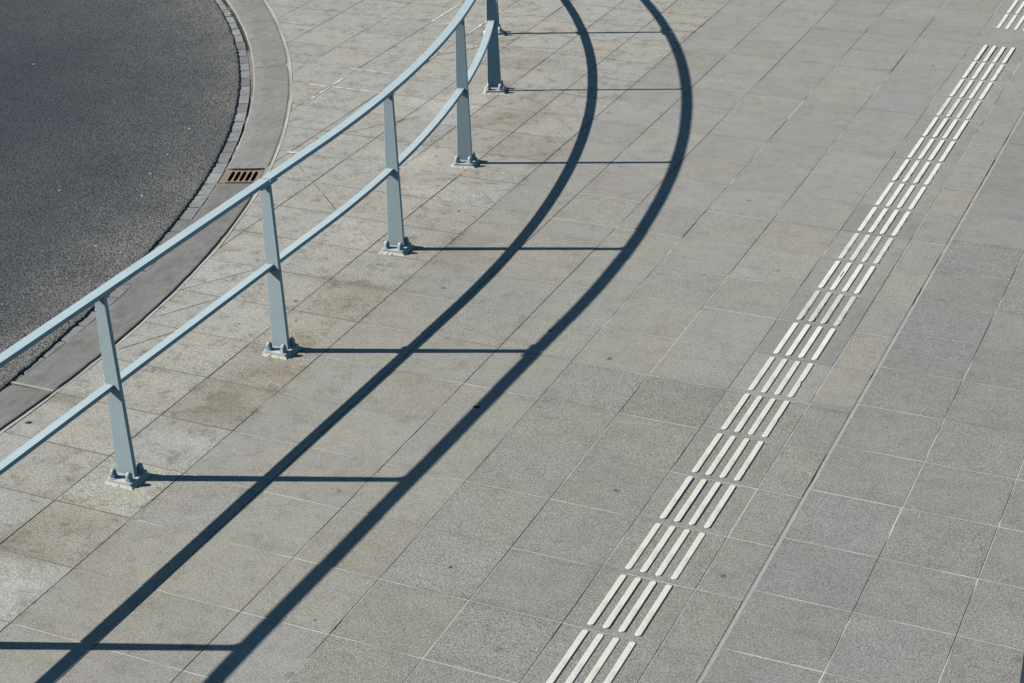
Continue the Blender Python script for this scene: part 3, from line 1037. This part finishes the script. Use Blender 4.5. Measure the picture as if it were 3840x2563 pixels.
for k in ROWS_RIB:
    a, b, c, d = TACT[k]
    cx, cy = (a + b) / 2, k + 0.5
    t = empty('tactile_tile', (cx, cy, 0))
    tag(t, LABEL[k], 'tactile tile', TG)
    rng = random.Random(900 + k)
    SB = Builder()
    tone = slab_tone(cx, cy, rng)
    if k in (4, 5, 6, 8):
        tone = (tuple(x * 0.9 for x in tone[0]), 0.3)
    slab(a, b, c, d, rng, SB, tone)
    SB.v = [(x - cx, y_ - cy, z) for x, y_, z in SB.v]
    so = SB.build('slab', MAT_STONE)
    so.parent = t
    style, jag = RIBSTYLE[k]
    for i, rx in enumerate(RIB_X):
        hole = (k == 6 and i == 1)
        notch = (-0.06, 0.016) if (k == 3 and i == 3) else ((0.0, 0.008) if (k == 2 and i == 3) else None)
        me = rib_mesh(style, jag, 40 * k + i + 500, hole, notch)
        r = link(bpy.data.objects.new('rib', me), t)
        r.location = Vector((rx - cx + rng.gauss(0, .001), 0.517 - 0.5 + rng.gauss(0, .002), 0.001)) * U
        if hole:
            r['label'] = 'white rib with a long dark slit'
        if k == 3 and notch:
            r['label'] = 'cream rib with a deep notch in its side'

# ------------------------------------------------------------------ railing
X0, Y0, R0 = -3.51, 3.144, 23.77
HT, HL, RW, RT, LW, LT = 2.264, 1.2014, 0.135, 0.053, 0.116, 0.052
def path(s):                                          # s = distance along the railing, equal to y on the straight
    if s < Y0:
        return X0, s, 0.0
    a = (s - Y0) / R0
    return X0 - R0 * (1 - math.cos(a)), Y0 + R0 * math.sin(a), a
def lift(s, lower):                                   # the railing does not run exactly parallel to the paving
    if lower:
        return -0.036 + 0.066 * min(1.3, max(-0.5, (s + 3) / 13))
    return 0.10 * min(1.3, max(-0.2, (s + 2) / 12))
def shift(s, lower):
    a = path(s)[2]
    return lift(s, lower) * (0.836 * math.cos(a) - 1.78 * math.sin(a))
POSTS = [-7.86, -4.592, -1.322, 1.948, 5.22, 8.54, 11.95, 15.2, 18.5, 21.8]
rail = empty('railing', (0, 0, 0))
tag(rail, 'curved light blue grey steel railing bolted to the pavement beside the road', 'railing')

def sweep(name, sa, sb, half_w, z0, z1, lower, bev=0.006):
    n = max(2, int((sb - sa) / 0.12))
    prof = [(-half_w + bev, z0), (half_w - bev, z0), (half_w, z0 + bev), (half_w, z1 - bev), (half_w - bev, z1), (-half_w + bev, z1), (-half_w, z1 - bev), (-half_w, z0 + bev)]
    bm = bmesh.new()
    rows = []
    for i in range(n + 1):
        sc = sa + (sb - sa) * i / n
        x, y_, a = path(sc)
        c, s_ = math.cos(a), math.sin(a)
        dz, do = lift(sc, lower), shift(sc, lower)
        rows.append([bm.verts.new(((x + (o + do) * c) * U, (y_ + (o + do) * s_) * U, (z + dz) * U)) for o, z in prof])
    m_ = len(prof)
    for p, q in zip(rows[:-1], rows[1:]):
        for j in range(m_):
            bm.faces.new([p[j], p[(j + 1) % m_], q[(j + 1) % m_], q[j]])
    bm.faces.new(rows[0])
    bm.faces.new(rows[-1])
    return bm

def prism(bm, ring, z0, z1, shrink=0.0, top=None):
    lo = [bm.verts.new((x * U, y_ * U, z0 * U)) for x, y_ in ring]
    hi = [bm.verts.new((x * U, y_ * U, z1 * U)) for x, y_ in (top or ring)]
    n = len(ring)
    for j in range(n):
        bm.faces.new([lo[j], lo[(j + 1) % n], hi[(j + 1) % n], hi[j]])
    bm.faces.new(hi)
    bm.faces.new(lo)

JOINTS = [1.948, 15.2]
cuts = [-9.0] + JOINTS + [23.5]
for i in range(3):
    sa = cuts[i] + (0.010 if i > 0 else 0)
    sb = cuts[i + 1] - (0.010 if i < 2 else 0)
    bm_obj('top_rail', sweep('top_rail', sa, sb, RW / 2, HT - RT, HT, False), MAT_PAINT, rail)
PT = 0.0275                                          # half thickness of a post plate
for i in range(len(POSTS) - 1):
    sa, sb = POSTS[i] + PT, POSTS[i + 1] - PT
    bm = sweep('lower_rail', sa - 0.004, sb + 0.004, LW / 2, HL - LT, HL, True)
    for s_, sg in ((sa, 1), (sb, -1)):               # lumpy weld beads
        x, y_, a = path(s_ + sg * 0.006)
        n = 9
        for q in range(n):
            o = (-0.5 + (q + 0.5) / n) * LW + shift(s_, True)
            r = bmesh.ops.create_icosphere(bm, subdivisions=1, radius=0.0105 * U)
            bmesh.ops.translate(bm, verts=r['verts'], vec=Vector(((x + o * math.cos(a)) * U, (y_ + o * math.sin(a)) * U, (HL + lift(s_, True) + 0.001 * math.sin(q * 7)) * U)))
    bm_obj('lower_rail', bm, MAT_PAINT_WORN, rail)
for s_ in JOINTS:
    bm = sweep('joint_plate', s_ - 0.17, s_ + 0.17, RW / 2 - 0.004, HT - RT - 0.026, HT - RT - 0.002, False, 0.004)
    bm_obj('joint_plate', bm, MAT_PAINT, rail)
    bm = sweep('joint_plate', s_ - 0.10, s_ + 0.10, LW / 2 + 0.008, HL - LT - 0.022, HL - LT - 0.002, True, 0.004)
    bm_obj('joint_plate', bm, MAT_PAINT, rail)

def cap_nut(bm, cx, cy, z, rot):
    r = 0.043
    hexa = [(cx + r * math.cos(rot + math.pi / 3 * q), cy + r * math.sin(rot + math.pi / 3 * q)) for q in range(6)]
    was = [(cx + 0.055 * math.cos(2 * math.pi * q / 18), cy + 0.055 * math.sin(2 * math.pi * q / 18)) for q in range(18)]
    prism(bm, was, z, z + 0.007)
    prism(bm, hexa, z + 0.0065, z + 0.045)
    rows = []
    for h, rr in ((0.044, 0.0375), (0.066, 0.0365), (0.086, 0.031), (0.100, 0.021), (0.107, 0.008)):
        rows.append([bm.verts.new(((cx + rr * math.cos(2 * math.pi * q / 14)) * U, (cy + rr * math.sin(2 * math.pi * q / 14)) * U, (z + h) * U)) for q in range(14)])
    for p, q_ in zip(rows[:-1], rows[1:]):
        for j in range(14):
            bm.faces.new([p[j], p[(j + 1) % 14], q_[(j + 1) % 14], q_[j]])
    bm.faces.new(rows[-1])

BED, PLT = 0.030, 0.026
for i, s_ in enumerate(POSTS):
    px, py, a = path(s_)
    joint = s_ in JOINTS
    ztop = HT + lift(s_, False) - RT - (0.024 if joint else -0.002)
    bm = bmesh.new()
    zb = BED + PLT - 0.002
    b_in, b_out = -0.094, 0.142
    t_in, t_out = -0.066 + shift(s_, False), 0.0655 + shift(s_, False)
    n = 10
    rows = []
    for q in range(n + 1):
        t = q / n
        z = zb + (ztop - zb) * t
        xi, xo = b_in + (t_in - b_in) * t, b_out + (t_out - b_out) * t
        e = 0.004
        rows.append([bm.verts.new((x * U, y_ * U, z * U)) for x, y_ in
                     ((xi + e, -PT), (xo - e, -PT), (xo, -PT + e), (xo, PT - e), (xo - e, PT), (xi + e, PT), (xi, PT - e), (xi, -PT + e))])
    for p, q_ in zip(rows[:-1], rows[1:]):
        for j in range(8):
            bm.faces.new([p[j], p[(j + 1) % 8], q_[(j + 1) % 8], q_[j]])
    bm.faces.new(rows[0])
    bm.faces.new(rows[-1])
    if not joint:                                    # small fillets under the hand rail
        for sg in (1,):
            prof = [(0.0, 0.0), (0.05, 0.0), (0.018, -0.012), (0.006, -0.03), (0.0, -0.06)]
            for x0_, x1_ in ((t_in + 0.002, t_out - 0.002),):
                aa = [bm.verts.new((x0_ * U, (sg * (PT + o)) * U, (ztop + z) * U)) for o, z in prof]
                bb = [bm.verts.new((x1_ * U, (sg * (PT + o)) * U, (ztop + z) * U)) for o, z in prof]
                for j in range(5):
                    bm.faces.new([aa[j], aa[(j + 1) % 5], bb[(j + 1) % 5], bb[j]])
                bm.faces.new(aa)
                bm.faces.new(bb)
    # weld bead round the foot
    for q in range(16):
        o = b_in + (b_out - b_in) * (q + 0.5) / 16
        for sg in (-1, 1):
            r = bmesh.ops.create_icosphere(bm, subdivisions=1, radius=0.0115 * U)
            bmesh.ops.translate(bm, verts=r['verts'], vec=Vector((o * U, sg * (PT + 0.004) * U, (zb + 0.004) * U)))
    post = bm_obj('post', bm, MAT_PAINT, rail)
    post.location = (px * U, py * U, 0)
    post.rotation_euler = (0, 0, a)
    pc = (0.030, -0.012)                             # base plate centre in the post's frame
    rr, hs = 0.02, 0.163
    ring = []
    for cx_, cy_, a0 in ((1, 1, 0), (-1, 1, 90), (-1, -1, 180), (1, -1, 270)):
        for q in range(4):
            an = math.radians(a0 + 30 * q)
            ring.append((pc[0] + cx_ * (hs - rr) + rr * math.cos(an), pc[1] + cy_ * (hs - rr) + rr * math.sin(an)))
    bm = bmesh.new()
    top = [(pc[0] + (x - pc[0]) * 0.985, pc[1] + (y_ - pc[1]) * 0.985) for x, y_ in ring]
    prism(bm, ring, BED, BED + PLT, 0, top)
    bm_obj('base_plate', bm, MAT_PLATE, post)
    bm = bmesh.new()
    rng = random.Random(70 + i)
    nb = 36
    lo, hi = [], []
    for q in range(nb):
        an = 2 * math.pi * (q + 0.5) / nb
        c, s2 = math.cos(an), math.sin(an)
        f = 1 / max(abs(c), abs(s2))
        w1 = 0.200 + 0.016 * nz(c * 2, s2 * 2, 1.5, i * 3.3) + 0.006 * rng.gauss(0, 1)
        lo.append((pc[0] + f * c * w1, pc[1] + f * s2 * w1))
        hi.append((pc[0] + f * c * 0.158, pc[1] + f * s2 * 0.158))
    prism(bm, lo, -0.004, BED - 0.001, 0, hi)
    bm_obj('mortar_bed', bm, MAT_MORTAR, post)
    for nx_, ny_ in ((-1, -1), (1, -1), (1, 1), (-1, 1)):
        bm = bmesh.new()
        cap_nut(bm, pc[0] + nx_ * 0.103, pc[1] + ny_ * 0.103, BED + PLT, rng.uniform(0, 1))
        bm_obj('cap_nut', bm, MAT_NUT, post)

# ------------------------------------------------------------------ post at the lower right corner of the view
def project_back(px, py, h):
    d = RIGHT * ((px - 1920) / 6750.822) + DOWN * ((py - 1281.5) / 6750.822) + FWD
    C = cam.matrix_world.translation / U
    t = (h - C.z) / d.z
    return C + d * t

# ------------------------------------------------------------------ litter
def crumb(name, x, y_, r, mat, label, cat, z=0.0, flat=0.45, seed=0, stretch=1.6, rz=0.0, group=None):
    bm = bmesh.new()
    r *= 0.6
    bmesh.ops.create_icosphere(bm, subdivisions=2, radius=r * U)
    for v in bm.verts:
        k = 1 + 0.45 * noise.noise(v.co * (1.3 / (r * U)) + Vector((seed, 0, 0)))
        v.co = Vector((v.co.x * stretch * k, v.co.y * k, max(v.co.z * flat * k, -0.15 * r * U)))
    o = bm_obj(name, bm, mat)
    o.location = Vector((x, y_, z + 0.1 * r)) * U
    o.rotation_euler = (0, 0, rz)
    return tag(o, label, cat, group)

def road_z(x, y_):
    d = (CA.x(y_) - x) / math.hypot(1, CA.slope(y_))
    return 0.020 + 0.004 * min(max(d, 0), 3) + 0.003
RF = 'pale flecks on the asphalt'
for i, (x, y_, r, lab) in enumerate([
        (-9.01, 8.27, .034, 'largest pale fleck on the asphalt, near the middle of the road bend'),
        (-9.46, 9.71, .022, 'tiny pale fleck on the asphalt close to the widest bulge of the bend'),
        (-8.68, 7.14, .022, 'small pale fleck on the asphalt level with the drain grate'),
        (-8.47, 6.36, .028, 'whitish flake on the asphalt lower left of the drain grate'),
        (-8.10, 5.92, .02, 'small pale speck on the asphalt nearest below the drain grate'),
        (-9.37, 5.27, .028, 'pale sliver on dark asphalt far out from the gutter, low in the picture'),
        (-8.06, 5.55, .03, 'long pale sliver on the asphalt between the sliver and the gutter'),
        (-7.60, 3.75, .03, 'white flake on the asphalt left of the first railing post top'),
        (-7.62, 1.72, .02, 'white speck on the asphalt at the left edge of the picture'),
        (-13.63, 10.16, .03, 'thin pale sliver on the dark asphalt at the upper left')]):
    crumb('pale_fleck', x, y_, r, MAT_FLECK, lab, 'debris', road_z(x, y_), 0.35, i * 3.1, 1.7, -0.3 + 0.5 * math.sin(i * 3), RF)
PF = 'small crumbs on the pavement'
crumb('stone_chip', -3.75, 2.73, .026, MAT_FLECK, 'pale stone chip on the paving beyond the second post from the left', 'debris', 0.003, .7, 3, 1.4, .3, PF)
crumb('stone_chip', -4.40, 2.40, .016, MAT_FLECK, 'tiny cream chip on the paving left of the second post from the left', 'debris', 0.003, .7, 9, 1.4, .3, PF)
crumb('stone_chip', -3.37, 6.74, .024, MAT_FLECK, 'white stone chip lying on paving in front of the third post', 'debris', 0.003, .7, 5, 1.4, .8, PF)
crumb('stone_chip', -4.66, 8.62, .022, MAT_FLECK, 'white chip on the pale paving left of the fourth post base', 'debris', 0.003, .7, 7, 1.4, .2, PF)
crumb('pale_leaf', -3.48 + 0.12, 8.32, .032, simple('pale_leaf_skin', (0.55, 0.54, 0.40), 0.7), 'oval pale green leaf on the paving right of the fourth post base', 'leaf', 0.003, .15, 2, 1.8, .25)
crumb('tan_crumb', -3.97, 8.04, .026, MAT_TAN, 'yellowish brown crumb on the paving just below the fourth post base', 'debris', 0.003, .4, 4, 1.8, .35, PF)
crumb('dry_leaf', -5.31, -0.72, .034, MAT_LEAF, 'dark brown curled leaf on the pavement near the kerb at the left edge', 'leaf', 0.004, .5, 6, 1.8, .6)
crumb('dry_leaf', 0.57, -1.56, .018, MAT_LEAF, 'small dark curled leaf scrap on bare slabs left of the tactile strip', 'leaf', 0.003, .6, 8, 1.6, .9)
crumb('dry_leaf', -6.92, 5.36, .03, simple('russet_leaf', (0.25, 0.10, 0.05), .8), 'russet leaf scrap lying in the gap between the setts and kerb', 'leaf', -0.01, .5, 1, 1.8, 1.2)
crumb('gum_blob', -0.60, 1.53, .05, MAT_GUM, 'larger black blob half in the outer rail shadow', 'gum', 0.001, .14, 12, 1.5, .35, 'black blobs along the outer rail shadow')
crumb('gum_blob', -0.58, 3.65, .036, MAT_GUM, 'smaller black blob at the outer rail shadow, farther from the viewer', 'gum', 0.001, .14, 14, 1.3, .1, 'black blobs along the outer rail shadow')

cig = empty('cigarette_butt', (-11.92, 14.14, 0.012), 0.75)
tag(cig, 'cigarette butt with orange filter lying on a sett in the gutter', 'cigarette butt')
def rod(name, x0, x1, r, mat):
    bm = bmesh.new()
    rows = []
    for x in (x0, x1):
        rows.append([bm.verts.new((x * U, r * math.cos(2 * math.pi * q / 12) * U, r * math.sin(2 * math.pi * q / 12) * U)) for q in range(12)])
    for j in range(12):
        bm.faces.new([rows[0][j], rows[0][(j + 1) % 12], rows[1][(j + 1) % 12], rows[1][j]])
    bm.faces.new(rows[0]); bm.faces.new(rows[1])
    bm_obj(name, bm, mat, cig)
rod('filter', 0.0, 0.062, 0.0155, MAT_FILTER)
rod('paper_stub', -0.04, 0.0, 0.0155, MAT_PAPER)

# ------------------------------------------------------------------ post just entering the picture at the lower right
SPH = 1.4
corner = project_back(3836, 2452, SPH)
sp = empty('corner_post', (corner.x + 0.16, corner.y + 0.12, 0), 0.0)
tag(sp, 'dark blue grey upright just showing at the bottom right corner of the picture', 'post')
bm = bmesh.new()
prism(bm, [(-0.16, -0.12), (0.16, -0.12), (0.16, 0.12), (-0.16, 0.12)], 0.03, SPH, 0, [(-0.155, -0.115), (0.155, -0.115), (0.155, 0.115), (-0.155, 0.115)])
bm_obj('shaft', bm, simple('dark_blue_grey_paint', (0.055, 0.085, 0.11), 0.5), sp)
bm = bmesh.new()
prism(bm, [(-0.26, -0.22), (0.26, -0.22), (0.26, 0.22), (-0.26, 0.22)], -0.002, 0.032)
bm_obj('foot_plate', bm, MAT_PAINT_WORN, sp)
